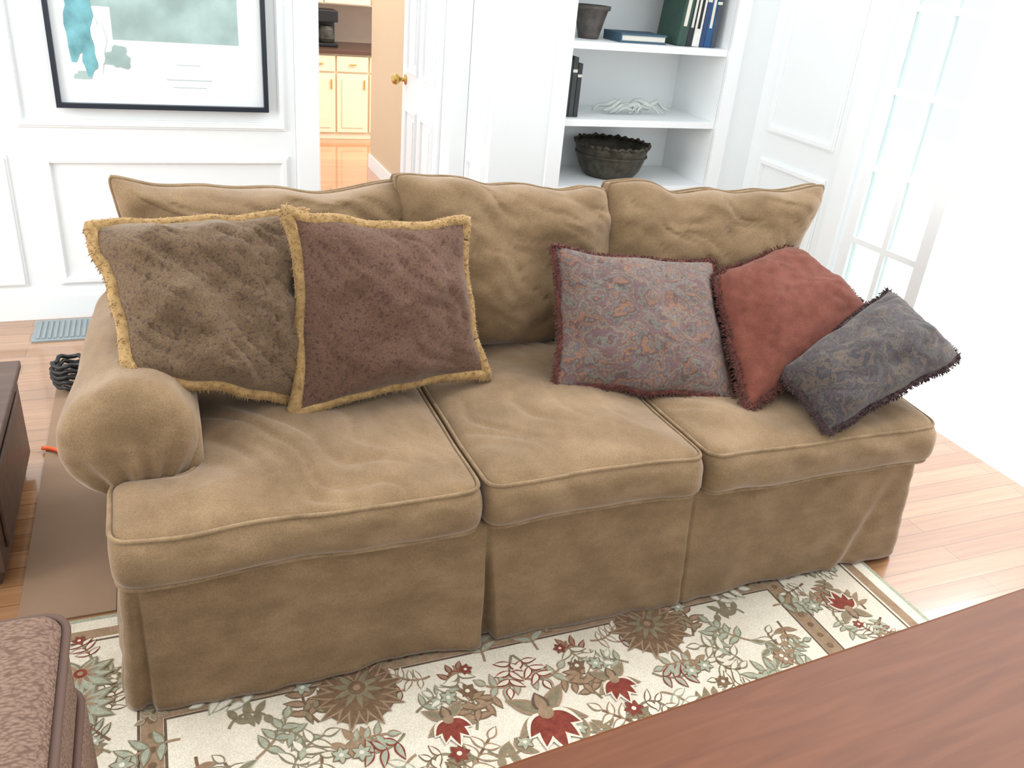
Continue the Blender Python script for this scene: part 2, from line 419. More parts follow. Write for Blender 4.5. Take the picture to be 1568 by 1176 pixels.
for i in range(90):
    a = i/90*2*math.pi*5
    pts.append((-.36+(.055+.01*math.sin(i))*math.cos(a), 3.12+(.06)*math.sin(a), .022+.0012*i+.006*math.sin(i*1.7)))
m.tube(pts, .008, M_black, 6); m.obj('coiled_black_cable', smooth=True)
m = MB(); m.tube([(-.43+.018*i, 2.70+.02*math.sin(i*.6)-.018*i, .0135) for i in range(13)], .007, M_orange, 8); m.obj('orange_extension_cord', smooth=True)

# ---------------------------------------------------------------- SOFA
sofa = empty('sofa')
def round_poly(pts, r, n=6):
    out = []; L = len(pts)
    for i in range(L):
        p0, p, p1 = Vector(pts[i-1]), Vector(pts[i]), Vector(pts[(i+1) % L])
        a = (p0-p).normalized(); b = (p1-p).normalized()
        s = p+a*r; e = p+b*r
        for k in range(n+1):
            t = k/n
            out.append(((1-t)**2*s+2*t*(1-t)*p+t*t*e))
    return out
def densify(pts, step, closed=True):
    out = []; L = len(pts)
    for i in range(L if closed else L-1):
        a = Vector(pts[i]); b = Vector(pts[(i+1) % L]); n = max(1, int((b-a).length/step))
        for k in range(n): out.append(a+(b-a)*k/n)
    return out
def poly_dist(p, poly):
    best = 9
    for i in range(len(poly)):
        a = poly[i]; b = poly[(i+1) % len(poly)]
        ab = b-a; t = max(0, min(1, (p-a).dot(ab)/max(ab.length_squared, 1e-9)))
        best = min(best, (p-(a+ab*t)).length)
    return best
def bake(o):
    dg = bpy.context.evaluated_depsgraph_get(); dg.update()
    me = bpy.data.meshes.new_from_object(o.evaluated_get(dg))
    o.modifiers.clear(); o.data = me
    return me
def warp(x, y, z):
    a = noise.noise(Vector((x*3.1, y*2.3, 5.5)))*.014
    b = noise.noise(Vector((x*6, 2.2, z*6)))*.014
    return Vector((noise.noise(Vector((y*4, z*5, x*2)))*.007, b, a))
def soft_slab(name, outline, z0, z1, mat, bev=.036, voxel=.009, crown=.026, disp=None):
    rp = round_poly(outline, .055)
    n = len(rp); mb = MB()
    mb.add([(p.x, p.y, z0) for p in rp]+[(p.x, p.y, z1) for p in rp],
           [tuple(range(n))[::-1], tuple(range(n, 2*n))]+[(i, (i+1) % n, n+(i+1) % n, n+i) for i in range(n)], mat)
    o = mb.obj(name, parent=sofa)
    b = o.modifiers.new('b', 'BEVEL'); b.width = bev; b.segments = 4; b.limit_method = 'ANGLE'; b.angle_limit = math.radians(60)
    r = o.modifiers.new('r', 'REMESH'); r.mode = 'VOXEL'; r.voxel_size = voxel
    s = o.modifiers.new('s', 'SMOOTH'); s.iterations = 4; s.factor = .5
    me = bake(o)
    P = [Vector((p.x, p.y)) for p in rp]
    zm = (z0+z1)/2
    for v in me.vertices:
        d = poly_dist(Vector((v.co.x, v.co.y)), P)
        t = min(1, d/.25); cr = crown*(1-(1-t)**2)
        x, y, z = v.co
        f = min(1, d/.05)
        wr = noise.noise(Vector((x*6+y*4, y*4-x*2, 3.1)))*.011
        q = x*9+y*7+noise.noise(Vector((x*5, y*5, 2)))*1.2
        rd = 1-abs(noise.noise(Vector((q, (y*2-x*1.2), 9))))*2.4
        mask = max(0, min(1, noise.noise(Vector((x*2.4, y*2.4, 4)))*2+.6))
        wr -= max(0, rd-.45)*.016*mask
        side = max(0, 1-d/.03)*(1-min(1, abs(z-zm)/((z1-z0)/2))**2)
        if z > zm: v.co.z += (cr+wr*f)
        if d < .03 and y < FY+.05: v.co.y -= .014*side
        if d < .05 and y < FY+.08: v.co.y += .012*noise.noise(Vector((x*10+z*6, z*14, 1)))*side
        v.co += warp(x, y, z)
    me.polygons.foreach_set('use_smooth', [True]*len(me.polygons))
    if not me.materials: me.materials.append(mat)
    ins = bev*.29-.001
    pm = MB()
    dn = densify(rp, .02)
    L = len(dn); ring = []
    for i in range(L):
        t = (dn[(i+1) % L]-dn[i-1]); nrm = Vector((-t.y, t.x)).normalized()
        ring.append(Vector((dn[i].x, dn[i].y))+nrm*(ins-.002))
    for zz in (z1-ins, z0+ins):
        pm.tube([Vector((p.x, p.y, zz))+warp(p.x, p.y, zz) for p in ring], .005, M_pipe, 8, closed=True)
    pm.obj(name+'_piping', parent=sofa, smooth=True)
    return o
FY = 1.475; ZB, ZT = .358, .488
soft_slab('seat_cushion_1', [(-.165, FY), (.617, FY), (.617, 2.26), (.012, 2.26), (.012, 1.70), (-.165, 1.70)], ZB, ZT, M_sofa)
soft_slab('seat_cushion_2', [(.619, FY), (1.199, FY), (1.199, 2.26), (.619, 2.26)], ZB, ZT, M_sofa)
soft_slab('seat_cushion_3', [(1.201, FY), (1.985, FY), (1.985, 1.70), (1.80, 1.70), (1.80, 2.26), (1.201, 2.26)], ZB, ZT, M_sofa)

# skirt
def sstep(a, b, x):
    t = max(0, min(1, (x-a)/(b-a))); return t*t*(3-2*t)
base = round_poly([(-.155, 1.515), (1.985, 1.515), (1.985, 2.46), (-.155, 2.46)], .03, 5)
path = densify(base, .005)
L = len(path); NZ = 22
m = MB(); vs = []; fs = []
ZK = .372
for k in range(NZ+1):
    zf = k/NZ; z = .018+zf*(ZK-.018); dwn = 1-zf
    for i in range(L):
        p = path[i]; t = path[(i+1) % L]-path[i-1]; nr = Vector((t.y, -t.x)).normalized()
        off = .030*dwn**1.2 + .020*dwn*noise.noise(Vector((p.x*4.5, p.y*5, 2+zf*.6)))+.010*dwn*noise.noise(Vector((p.x*12+zf*3.5, p.y*13, zf*1.2)))+.0035*noise.noise(Vector((p.x*20+zf*6, p.y*10, zf*7)))
        off += .006*max(0, .3-abs(noise.noise(Vector((p.x*3+zf*1.2, 3.3, zf*.6-p.x)))))*(1-zf*.5)
        if p.y < 1.53:
            op = sstep(.10, .7, dwn)
            w = .003+.019*dwn; c = .642+.014*dwn
            off -= (.004+.034*op)*(1-sstep(w*.45, w, abs(p.x-c)))
            off += .012*dwn*math.exp(-((p.x-c+.045)/.03)**2)
            w = .004; off -= .007*(1-sstep(w*.3, w*1.6, abs(p.x-1.212)))*min(1, dwn*5)
            off += .006*dwn*math.exp(-((p.x-1.19)/.02)**2)
            off -= .012*dwn*math.exp(-((p.x-1.78-.16*zf)/.03)**2)
            off += .010*dwn*math.exp(-((p.x-1.73-.16*zf)/.03)**2)
            off -= .020*dwn**.7*(1-sstep(.003, .008+.008*dwn, abs(p.x+.125)))
        if p.x < -.14 and 1.52 < p.y < 1.6:
            off -= .035*(1-sstep(.008, .02, abs(p.y-1.555)))*dwn**.5
        if p.x > 1.97 and 1.52 < p.y < 1.6:
            off -= .035*(1-sstep(.008, .02, abs(p.y-1.555)))*dwn**.5
        vs.append((p.x+nr.x*off, p.y+nr.y*off, z+(.004*math.sin(p.x*5) if k == 0 else 0)))
for k in range(NZ):
    for i in range(L):
        j = (i+1) % L
        fs.append((k*L+i, k*L+j, (k+1)*L+j, (k+1)*L+i))
m.add(vs, fs, M_sofa)
sk = m.obj('skirt', parent=sofa, smooth=True)
so = sk.modifiers.new('so', 'SOLIDIFY'); so.thickness = .006; so.offset = -1
m = MB(); m.box(-.10, 1.94, 1.575, 2.42, .06, .355, M_dark)
for a in (-.1, 1.86):
    for b in (1.58, 2.36): m.box(a, a+.06, b, b+.06, .001, .0595, M_dark)
m.obj('frame', parent=sofa)

# arms
def arm(name, sgn):
    xin = .005 if sgn < 0 else 1.805
    def X(o): return xin + sgn*o
    m = MB()
    cxr, cz, r = .112, .566, .134
    n = 120
    y0 = 1.675; y1 = 2.38; CD = .075
    rings = [(y0+CD-CD*math.cos(k/20*math.pi/2)**.75 if k < 20 else y0+CD, r*math.sin(k/20*math.pi/2)**.85+.001, 1-k/20) for k in range(21)]
    for k in range(1, 33): rings.append((y0+CD+(y1-y0-CD)*k/32, r*(1-.16*(k/32)), 0))
    rings.append((y1+.03, r*.6, 0)); rings.append((y1+.035, .002, 0))
    vs = []; fs = []
    for (yy, rr, cap) in rings:
        back = max(0, (yy-y0-CD)/(y1-y0-CD))
        rel = rr/r
        for i in range(n):
            a = 2*math.pi*i/n
            q = rr*(1+.07*noise.noise(Vector((math.cos(a)*1.3, math.sin(a)*1.3, yy*5)))+.03*noise.noise(Vector((math.cos(a)*3+yy*4, math.sin(a)*3, yy*9))))
            xx = math.cos(a)*rel; zz = math.sin(a)*rel
            g = 0
            if cap > 0:
                fa = math.atan2(zz+1.15, xx+.15)
                fd_ = math.hypot(zz+1.15, xx+.15)
                g = .0075*math.sin(fa*17+1.5*noise.noise(Vector((xx*2, zz*2, 3))))*max(0, 1-abs(fd_-.85)/.85)*min(1, (1-rel)*4)
                g += .012*noise.noise(Vector((xx*1.8, zz*1.8, 12)))*min(1, (1-rel)*5)
            sag = 1.12 if math.sin(a) < 0 else .99
            vs.append((X(cxr-.025*back+q*math.cos(a)*1.03), yy+g, cz+.012*back+q*math.sin(a)*sag))
    for k in range(len(rings)-1):
        for i in range(n):
            j = (i+1) % n; fs.append((k*n+i, k*n+j, (k+1)*n+j, (k+1)*n+i))
    m.add(vs, fs, M_sofa)
    m.obj(name+'_roll', parent=sofa, smooth=True)
    p = MB(); xa, xb = sorted((X(-.03), X(.155)))
    p.box(xa, xb, y0+.04, 2.42, .30, .60, M_sofa)
    o = p.obj(name+'_panel', parent=sofa, smooth=True)
    b = o.modifiers.new('b', 'BEVEL'); b.width = .03; b.segments = 5
arm('arm_left', -1); arm('arm_right', 1)
m = MB()
m.box(-.10, 1.91, 2.36, 2.48, .30, .84, M_sofa)
o = m.obj('back_frame', parent=sofa, smooth=True)
b = o.modifiers.new('b', 'BEVEL'); b.width = .05; b.segments = 6

# ---------------------------------------------------------------- pillow builder
def pillow(name, BL, BR, TR, TL, thick, mat, parent=None, pinch=.05, power=2.4, rim=0., wr=.012, seed=0, fringe=None, flen=.02, fcore=.006, NN=56, droop=0, q=.5, pipe=None, fdens=1., rc=0, wide=.0013, ears=0, edgew=.010):
    BL, BR, TR, TL = map(Vector, (BL, BR, TR, TL))
    nrm = ((TR-BL).cross(TL-BR)).normalized()
    if nrm.y > 0: nrm = -nrm
    def bil(s, t):
        a, b = (s+1)/2, (t+1)/2
        return BL*(1-a)*(1-b)+BR*a*(1-b)+TR*a*b+TL*(1-a)*b
    def base(s, t):
        s2 = s*(1-pinch*(1-t*t)-rc*abs(t)**9) ; t2 = t*(1-pinch*(1-s*s)-rc*abs(s)**9)
        if ears:
            e = (abs(s)*abs(t))**6*ears; s2 *= 1+e; t2 *= 1+e
        p = bil(s2, t2)
        w = edgew*noise.noise(Vector((s*2.6+seed, t*2.6, seed*2.2)))
        p = p + (TR-TL).normalized()*w + (TL-BL).normalized()*w*1.3
        if droop: p = p - Vector((0, 0, 1))*droop*(1-s*s)*max(0, t)**2
        return p
    m = MB(); vs = []; fs = []
    def W(s, t, side):
        e = max(0, (1-abs(s)**power))*max(0, (1-abs(t)**power))
        h = rim+(thick/2-rim)*e**q
        ed = min(1, e*3)
        k = noise.noise(Vector((s*1.7+seed*3+side, t*1.7-seed, 1.7)))*wr*1.7
        r1 = noise.noise(Vector(((s-t)*2.4+seed, (s+t)*.9, side*3.)))
        k += (.35-abs(r1))*wr*1.0
        r2 = noise.noise(Vector(((s+t)*3.4-seed, (s-t)*1.0, side*5.)))
        k -= max(0, .12-abs(r2))*wr*4
        k += noise.noise(Vector((s*7, t*6+seed, side)))*wr*.22
        return h+k*ed
    M1 = NN+1
    for side in (1, -1):
        for j in range(M1):
            for i in range(M1):
                s = math.sin((-1+2*i/NN)*math.pi/2*.92)/math.sin(math.pi/2*.92); t = math.sin((-1+2*j/NN)*math.pi/2*.92)/math.sin(math.pi/2*.92)
                s = max(-1, min(1, s)); t = max(-1, min(1, t))
                vs.append(base(s, t)+nrm*side*W(s, t, side))
    o2 = M1*M1
    for j in range(NN):
        for i in range(NN):
            a = j*M1+i
            fs.append((a, a+1, a+1+M1, a+M1)); fs.append((o2+a, o2+a+M1, o2+a+1+M1, o2+a+1))
    if rim > 0:
        bd = [i for i in range(M1)]+[j*M1+NN for j in range(1, M1)]+[NN*M1+i for i in range(NN-1, -1, -1)]+[j*M1 for j in range(NN-1, 0, -1)]
        for k in range(len(bd)):
            a, b = bd[k], bd[(k+1) % len(bd)]
            fs.append((a, o2+a, o2+b, b))
    m.add(vs, fs, mat)
    ctr = bil(0, 0)
    per = []
    K = 80
    for (s0, t0, s1, t1) in ((-1, -1, 1, -1), (1, -1, 1, 1), (1, 1, -1, 1), (-1, 1, -1, -1)):
        for k in range(K):
            f = k/K; per.append(base(s0+(s1-s0)*f, t0+(t1-t0)*f))
    if fringe:
        m.tube(per, fcore, fringe, 8, closed=True)
        Lp = len(per); fv = []; ff = []
        for i in range(Lp):
            a = per[i]; b = per[(i+1) % Lp]; tg = (b-a)
            out = tg.cross(nrm).normalized()
            if out.dot(a-ctr) < 0: out = -out
            nn = max(2, int(tg.length/.0007*fdens))
            for k in range(nn):
                p = a+tg*R()
                ang = U(-2.4, 2.4) if fcore > .008 else U(-1.2, 1.2)
                d = (out*math.cos(ang)+nrm*math.sin(ang)+tg.normalized()*U(-.4, .4)).normalized()
                l = flen*U(.8, 1.05)
                e = p+d*l; e.z -= l*.15
                sd = d.cross(tg).normalized()*wide; s2 = d.cross(sd).normalized()*wide
                o = len(fv)
                mid_ = p+d*l*.8
                fv += [p+sd, p-sd*.5+s2, p-sd*.5-s2, mid_+sd, mid_-sd*.5+s2, mid_-sd*.5-s2, e]
                ff += [(o, o+1, o+4, o+3), (o+1, o+2, o+5, o+4), (o+2, o, o+3, o+5), (o+3, o+4, o+6), (o+4, o+5, o+6), (o+5, o+3, o+6)]
        m.add(fv, ff, fringe)
    if pipe:
        for side in ((1, -1) if rim > 0 else (0,)):
            m.tube([p+nrm*side*rim for p in per], .005, pipe, 6, closed=True)
    return m.obj(name, parent=parent, smooth=True, fixn=False)

pillow('back_cushion_1', (-.0, 2.24, .49), (.64, 2.25, .49), (.665, 2.35, .955), (-.13, 2.33, .99), .27, M_sofa, sofa, pinch=.012, power=3.6, rim=.022, wr=.020, seed=1, pipe=M_pipe, droop=.035, rc=.04, edgew=.022)
pillow('back_cushion_3', (1.22, 2.24, .49), (1.86, 2.22, .49), (2.04, 2.25, .955), (1.26, 2.34, .95), .27, M_sofa, sofa, pinch=.012, power=3.6, rim=.022, wr=.018, seed=3, pipe=M_pipe, droop=.018, rc=.04, edgew=.022)
pillow('back_cushion_2', (.62, 2.22, .49), (1.23, 2.22, .49), (1.28, 2.33, .95), (.59, 2.32, .99), .28, M_sofa, sofa, pinch=.012, power=3.6, rim=.022, wr=.018, seed=2, pipe=M_pipe, droop=.015, rc=.04, edgew=.022)

# throw pillows
pillow('throw_pillow', (-.09, 1.80, .69), (.31, 1.94, .49), (.33, 2.13, .93), (-.155, 2.08, .925), .20, M_cheB, seed=5, fringe=M_gold, flen=.023, fcore=.017, wr=.028, pinch=.025)
pillow('throw_pillow', (.265, 1.88, .515), (.76, 1.94, .535), (.732, 2.09, .905), (.275, 1.99, .967), .17, M_cheP, seed=6, fringe=M_gold, flen=.023, fcore=.017, wr=.016, pinch=.055, ears=.06)
pillow('throw_pillow', (.953, 1.86, .515), (1.43, 1.72, .50), (1.545, 2.09, .765), (1.0, 2.08, .83), .15, M_pais, seed=7, fringe=M_redfr, flen=.019, fcore=.0085, wr=.010, fdens=1., pinch=.055, ears=.03)
pillow('throw_pillow', (1.43, 1.645, .50), (1.945, 1.80, .69), (1.86, 2.13, .79), (1.50, 2.0, .75), .18, M_rust, seed=8, fringe=M_redfr, flen=.026, fcore=.0085, wr=.010, pinch=.02)
pillow('throw_pillow', (1.575, 1.49, .505), (2.08, 1.58, .635), (1.98, 1.80, .755), (1.55, 1.69, .58), .20, M_pais2, seed=9, fringe=M_dkfr, flen=.020, fcore=.0085, wr=.010, pinch=.03, q=.42)

# ---------------------------------------------------------------- RUG
rug = empty('area_rug')
X0, X1, Y0, Y1 = -.47, 1.87, -1.3, 1.84
M_cream = fabric('rug_cream', [(.3, (206, 196, 176)), (.7, (226, 218, 200))], scale=5, fine=300, sheen=.1)
M_tan = fabric('rug_tan', [(.3, (136, 112, 88)), (.7, (160, 134, 108))], scale=40, fine=300)
M_brn = fabric('rug_brown', [(.3, (100, 78, 58)), (.7, (128, 102, 78))], scale=60, fine=300)
M_olive = fabric('rug_olive', [(.3, (116, 106, 84)), (.7, (142, 132, 106))], scale=60, fine=300)
M_sage = fabric('rug_sage', [(.3, (146, 150, 130)), (.7, (170, 172, 152))], scale=60, fine=300)
M_red = fabric('rug_red', [(.3, (112, 48, 40)), (.7, (138, 68, 54))], scale=60, fine=300)
M_dbr = fabric('rug_dark', [(.3, (88, 70, 58)), (.7, (106, 88, 70))], scale=60, fine=300)
m = MB(); m.box(X0, X1, Y0, Y1, .0003, .011, M_cream); m.obj('pile', parent=rug)
m = MB(); ZR = .0112
def ring(x0, x1, y0, y1, w, mat, z):
    for (a, b, c, e) in ((x0, x1, y0, y0+w), (x0, x1, y1-w, y1), (x0, x0+w, y0+w, y1-w), (x1-w, x1, y0+w, y1-w)):
        m.add([(a, c, z), (b, c, z), (b, e, z), (a, e, z)], [(0, 1, 2, 3)], mat)
ring(X0+.0, X1-.0, Y0+.0, Y1-.0, .012, M_sage, ZR)
ring(X0+.045, X1-.045, Y0+.045, Y1-.045, .03, M_tan, ZR)
ring(X0+.082, X1-.082, Y0+.082, Y1-.082, .006, M_dbr, ZR)
ring(X0+.325, X1-.325, Y0+.325, Y1-.325, .045, M_tan, ZR)
ring(X0+.318, X1-.318, Y0+.318, Y1-.318, .006, M_dbr, ZR)
ring(X0+.371, X1-.371, Y0+.371, Y1-.371, .006, M_dbr, ZR)
PC = [0]
def poly(pts, mat, z):
    PC[0] += 1
    zz = z + (PC[0] % 997)*1.3e-7
    m.add([(p[0], p[1], zz) for p in pts], [tuple(range(len(pts)))], mat)
def leaf(x, y, a, l, w, mat, z, edge=None, curve=.0):
    def pts(s):
        P = []
        for k in range(9):
            t = k/8; ww = w*s*math.sin(math.pi*t**.8); P.append((l*t*(1 if s == 1 else .86)+(0 if s == 1 else l*.06), ww+curve*l*t*t))
        Q = [(l*(k/8)*(1 if s == 1 else .86)+(0 if s == 1 else l*.06), -w*s*math.sin(math.pi*(k/8)**.8)+curve*l*(k/8)**2) for k in range(7, 0, -1)]
        ca, sa = math.cos(a), math.sin(a)
        return [(x+u*ca-v*sa, y+u*sa+v*ca) for u, v in P+Q]
    if edge: poly(pts(1), edge, z); poly(pts(.62), mat, z+.00017)
    else: poly(pts(1), mat, z)
def vine(P, w, mat, z):
    P = [Vector(p) for p in P]
    vs = []
    for i in range(len(P)):
        t = (P[min(i+1, len(P)-1)]-P[max(i-1, 0)]).normalized(); n = Vector((-t.y, t.x))*w/2
        vs += [(*(P[i]-n), z), (*(P[i]+n), z)]
    m.add(vs, [(2*i, 2*i+2, 2*i+3, 2*i+1) for i in range(len(P)-1)], mat)
def disc(x, y, r, mat, z, n=14):
    poly([(x+r*math.cos(2*math.pi*i/n), y+r*math.sin(2*math.pi*i/n)) for i in range(n)], mat, z)
def palmette(x, y, r, a, c1, c2, c3, z, n=9, core=None, fill=None):
    if fill: disc(x, y, r*.78, fill, z-.0003, 22)
    for k in range(n):
        t = a+(k-(n-1)/2)*(2*math.pi*.92/n)
        leaf(x, y, t, r*(1 if k % 2 else .86), r*.19*9/n*1.3, c1, z+.00002*k, edge=c2)
    for k in range(9):
        t = a+(k-4)*.62; leaf(x-.12*r*math.cos(a), y-.12*r*math.sin(a), t, r*.58, r*.10, c3, z+.0006+.00002*k, edge=c1)
    disc(x-.12*r*math.cos(a), y-.12*r*math.sin(a), r*.18, core or M_red, z+.0011); disc(x-.12*r*math.cos(a), y-.12*r*math.sin(a), r*.08, M_tan, z+.0013)
def bloom(x, y, r, a, z):
    for i, t in enumerate((-.9, -.45, 0, .45, .9)): leaf(x, y, a+t, r*(1.15-.35*abs(t)), r*.26, M_red, z+.0003+.00002*i, edge=M_cream)
    for i, t in enumerate((-1.1, 1.1, 2.3, -2.3)): leaf(x, y, a+t, r*.95, r*.2, M_olive, z+.00002*i, edge=M_tan)
    leaf(x, y, a+math.pi, r*.6, r*.2, M_tan, z+.0006, edge=M_dbr)
    disc(x, y, r*.18, M_tan, z+.0009)
def sprig(x, y, a, l, bend, z):
    P = []; px, py = x, y; n = 12
    st = random.choice([M_olive, M_brn, M_tan, M_olive])
    for i in range(n+1):
        P.append((px, py)); px += l/n*math.cos(a); py += l/n*math.sin(a); a += bend/n
    vine(P, .0065, st, z)
    lm = random.choice([M_olive, M_sage, M_sage, M_tan, M_cream, M_cream]); em = random.choice([M_olive, M_olive, M_brn, M_tan, M_sage, M_red])
    for i in range(3, n, 3):
        an = math.atan2(P[i+1][1]-P[i][1], P[i+1][0]-P[i][0])
        for sg in (1, -1):
            leaf(P[i][0], P[i][1], an+sg*U(.6, 1.0), l*U(.32, .46), l*.10, lm, z+.0003+.00003*i, edge=em, curve=sg*.3)
    if R() < .30:
        ex, ey = P[-1]; cc = random.choice([M_red, M_tan, M_brn, M_sage, M_sage])
        for k in range(6): leaf(ex, ey, a+k*1.047, l*.22, l*.08, cc, z+.0008+.00002*k, edge=M_brn)
        disc(ex, ey, l*.05, M_cream, z+.0013, 8)
    else: leaf(P[-1][0], P[-1][1], a, l*.34, l*.10, lm, z+.0008, edge=em)
CX = .70
big = []
for yo in (0, -.78, -1.56):
    for sx in (-1, 1):
        big.append((CX+sx*.385, 1.42+yo, .115, -math.pi/2)); big.append((CX+sx*.21, 1.285+yo, .070, -1.5))
    big.append((CX+.01, 1.24+yo, .105, -1.5))
pl = [b_ for b_ in big if b_[1] > Y0+.4]
for (x, y, r, a) in pl:
    if r > .11: palmette(x, y, r, a, M_brn, M_tan, M_olive, ZR+.0025, 17, core=M_brn, fill=M_brn)
    else: bloom(x, y, r, a, ZR+.0025)
pts = []
tries = 0
while tries < 9000:
    tries += 1
    x = U(CX, X1-.40); y = U(.2, Y1-.40)
    if any((x-a)**2+(y-b)**2 < .058**2 for a, b in pts): continue
    if any((x-b_[0])**2+(y-b_[1])**2 < (b_[2]*.98)**2 for b_ in pl): continue
    pts.append((x, y))
for i, (x, y) in enumerate(pts):
    a = U(0, 6.28); l = U(.085, .125); bd = U(-2.8, 2.8); s = random.getstate()
    sprig(x, y, a, l, bd, ZR+.0003+.0000021*i)
    random.setstate(s); sprig(2*CX-x, y, math.pi-a, l, -bd, ZR+.0003+.0000021*i+.000001)
for k in range(11):
    y = 1.55-k*.22
    for bx, sg in ((X1-.20, 1), (X0+.20, -1)):
        if k % 2 == 0: palmette(bx, y, .085, math.pi/2*(1 if k % 4 else -1), M_sage, M_olive, M_tan, ZR+.0025, 11)
        else: bloom(bx, y, .07, math.pi/2, ZR+.0025)
        for q_ in range(9): sprig(bx+U(-.09, .09), y+.11+U(-.1, .1), U(0, 6.28), .08, U(-2, 2), ZR+.0004+.00002*q_+.0000017*k)
for k in range(11):
    x = X0+.2+k*.195
    palmette(x, Y1-.2, .08, -math.pi/2, M_sage, M_olive, M_tan, ZR+.0025, 11)
    for q_ in range(5): sprig(x+.1+U(-.08, .08), Y1-.2+U(-.1, .1), U(0, 6.28), .075, U(-2, 2), ZR+.0004+.00002*q_+.0000019*k)
y = Y1-.347
x = X0+.34
while x < X1-.34:
    disc(x, y, .009, M_olive, ZR+.0006, 8); leaf(x+.012, y, .5, .02, .004, M_dbr, ZR+.0008)
    x += .04
yv = Y1-.37
while yv > .2:
    for xx in (X0+.347, X1-.347): disc(xx, yv, .009, M_brn, ZR+.0006, 8)
    yv -= .04
m.obj('woven_pattern', parent=rug, fixn=False)

# ---------------------------------------------------------------- coffee table (foreground)
ct = empty('coffee_table')
m = MB(); m.box(-.25, 1.45, -.75, 0, .415, .45, M_table); m.obj('top', parent=ct, bevel=.008)
m = MB(); m.box(-.19, 1.39, -.69, -.06, .33, .4148, M_table)
for a in (-.2, 1.33):
    for b in (-.70, -.12): m.box(a, a+.07, b, b+.07, .0, .4146, M_table)
m.obj('base', parent=ct, bevel=.005)
ct.location = (.412, .805, .016); ct.rotation_euler = (0, 0, math.radians(4.1))

# ---------------------------------------------------------------- woven ottoman (foreground left)
def weave(name):
    m, nt, b = newmat(name)
    tc = N(nt, 'ShaderNodeTexCoord')
    mp = N(nt, 'ShaderNodeMapping'); mp.inputs['Scale'].default_value = (1, 2.0, 2.0); mp.inputs['Rotation'].default_value = (0, 0, .2)
    nt.links.new(tc.outputs['Object'], mp.inputs['Vector'])
    nz = N(nt, 'ShaderNodeTexNoise', Scale=30.0, Detail=2.0); nt.links.new(mp.outputs[0], nz.inputs['Vector'])
    mv = N(nt, 'ShaderNodeMixRGB', blend_type='ADD'); mv.inputs[0].default_value = .02
    nt.links.new(mp.outputs[0], mv.inputs[1]); nt.links.new(nz.outputs['Color'], mv.inputs[2])
    vo = N(nt, 'ShaderNodeTexVoronoi', Scale=95.0); nt.links.new(mv.outputs[0], vo.inputs['Vector'])
    rp = ramp(nt, [(0, (140, 116, 101)), (.4, (128, 104, 90)), (.75, (102, 80, 69))])
    nt.links.new(vo.outputs['Distance'], rp.inputs['Fac']); nt.links.new(rp.outputs[0], b.inputs['Base Color'])
    bp = N(nt, 'ShaderNodeBump', Strength=.8, Distance=.003, invert=True); nt.links.new(vo.outputs['Distance'], bp.inputs['Height'])
    nt.links.new(bp.outputs[0], b.inputs['Normal']); b.inputs['Roughness'].default_value = .9
    b.inputs['Specular IOR Level'].default_value = .15
    return m
M_wov = weave('woven_upholstery')
M_wpipe = plain('ottoman_trim', (90, 68, 58), .7)
ot = empty('woven_ottoman')
def rsl(name, x0, x1, y0, y1, z0, z1, mat, bv, par):
    q = MB(); q.box(x0, x1, y0, y1, z0, z1, mat); o = q.obj(name, parent=par, smooth=True)
    b = o.modifiers.new('b', 'BEVEL'); b.width = bv; b.segments = 5; return o
rsl('seat', -.90, -.225, .70, 1.345, .24, .472, M_wov, .045, ot)
rsl('apron', -.885, -.215, .715, 1.33, .06, .26, M_wov, .012, ot)
q = MB()
orp = densify(round_poly([(-.90, .70), (-.222, .70), (-.222, 1.348), (-.90, 1.348)], .05), .03)
q.tube([(p.x, p.y, .44) for p in orp], .008, M_wpipe, 8, closed=True)
q.tube([(p.x, p.y, .265) for p in orp], .008, M_wpipe, 8, closed=True)
for a in (-.86, -.28):
    for b in (.76, 1.26): q.lathe([(.018, 0), (.028, .05)], (a, b, .016), M_chest, 12)
q.obj('trim_and_legs', parent=ot, smooth=True)

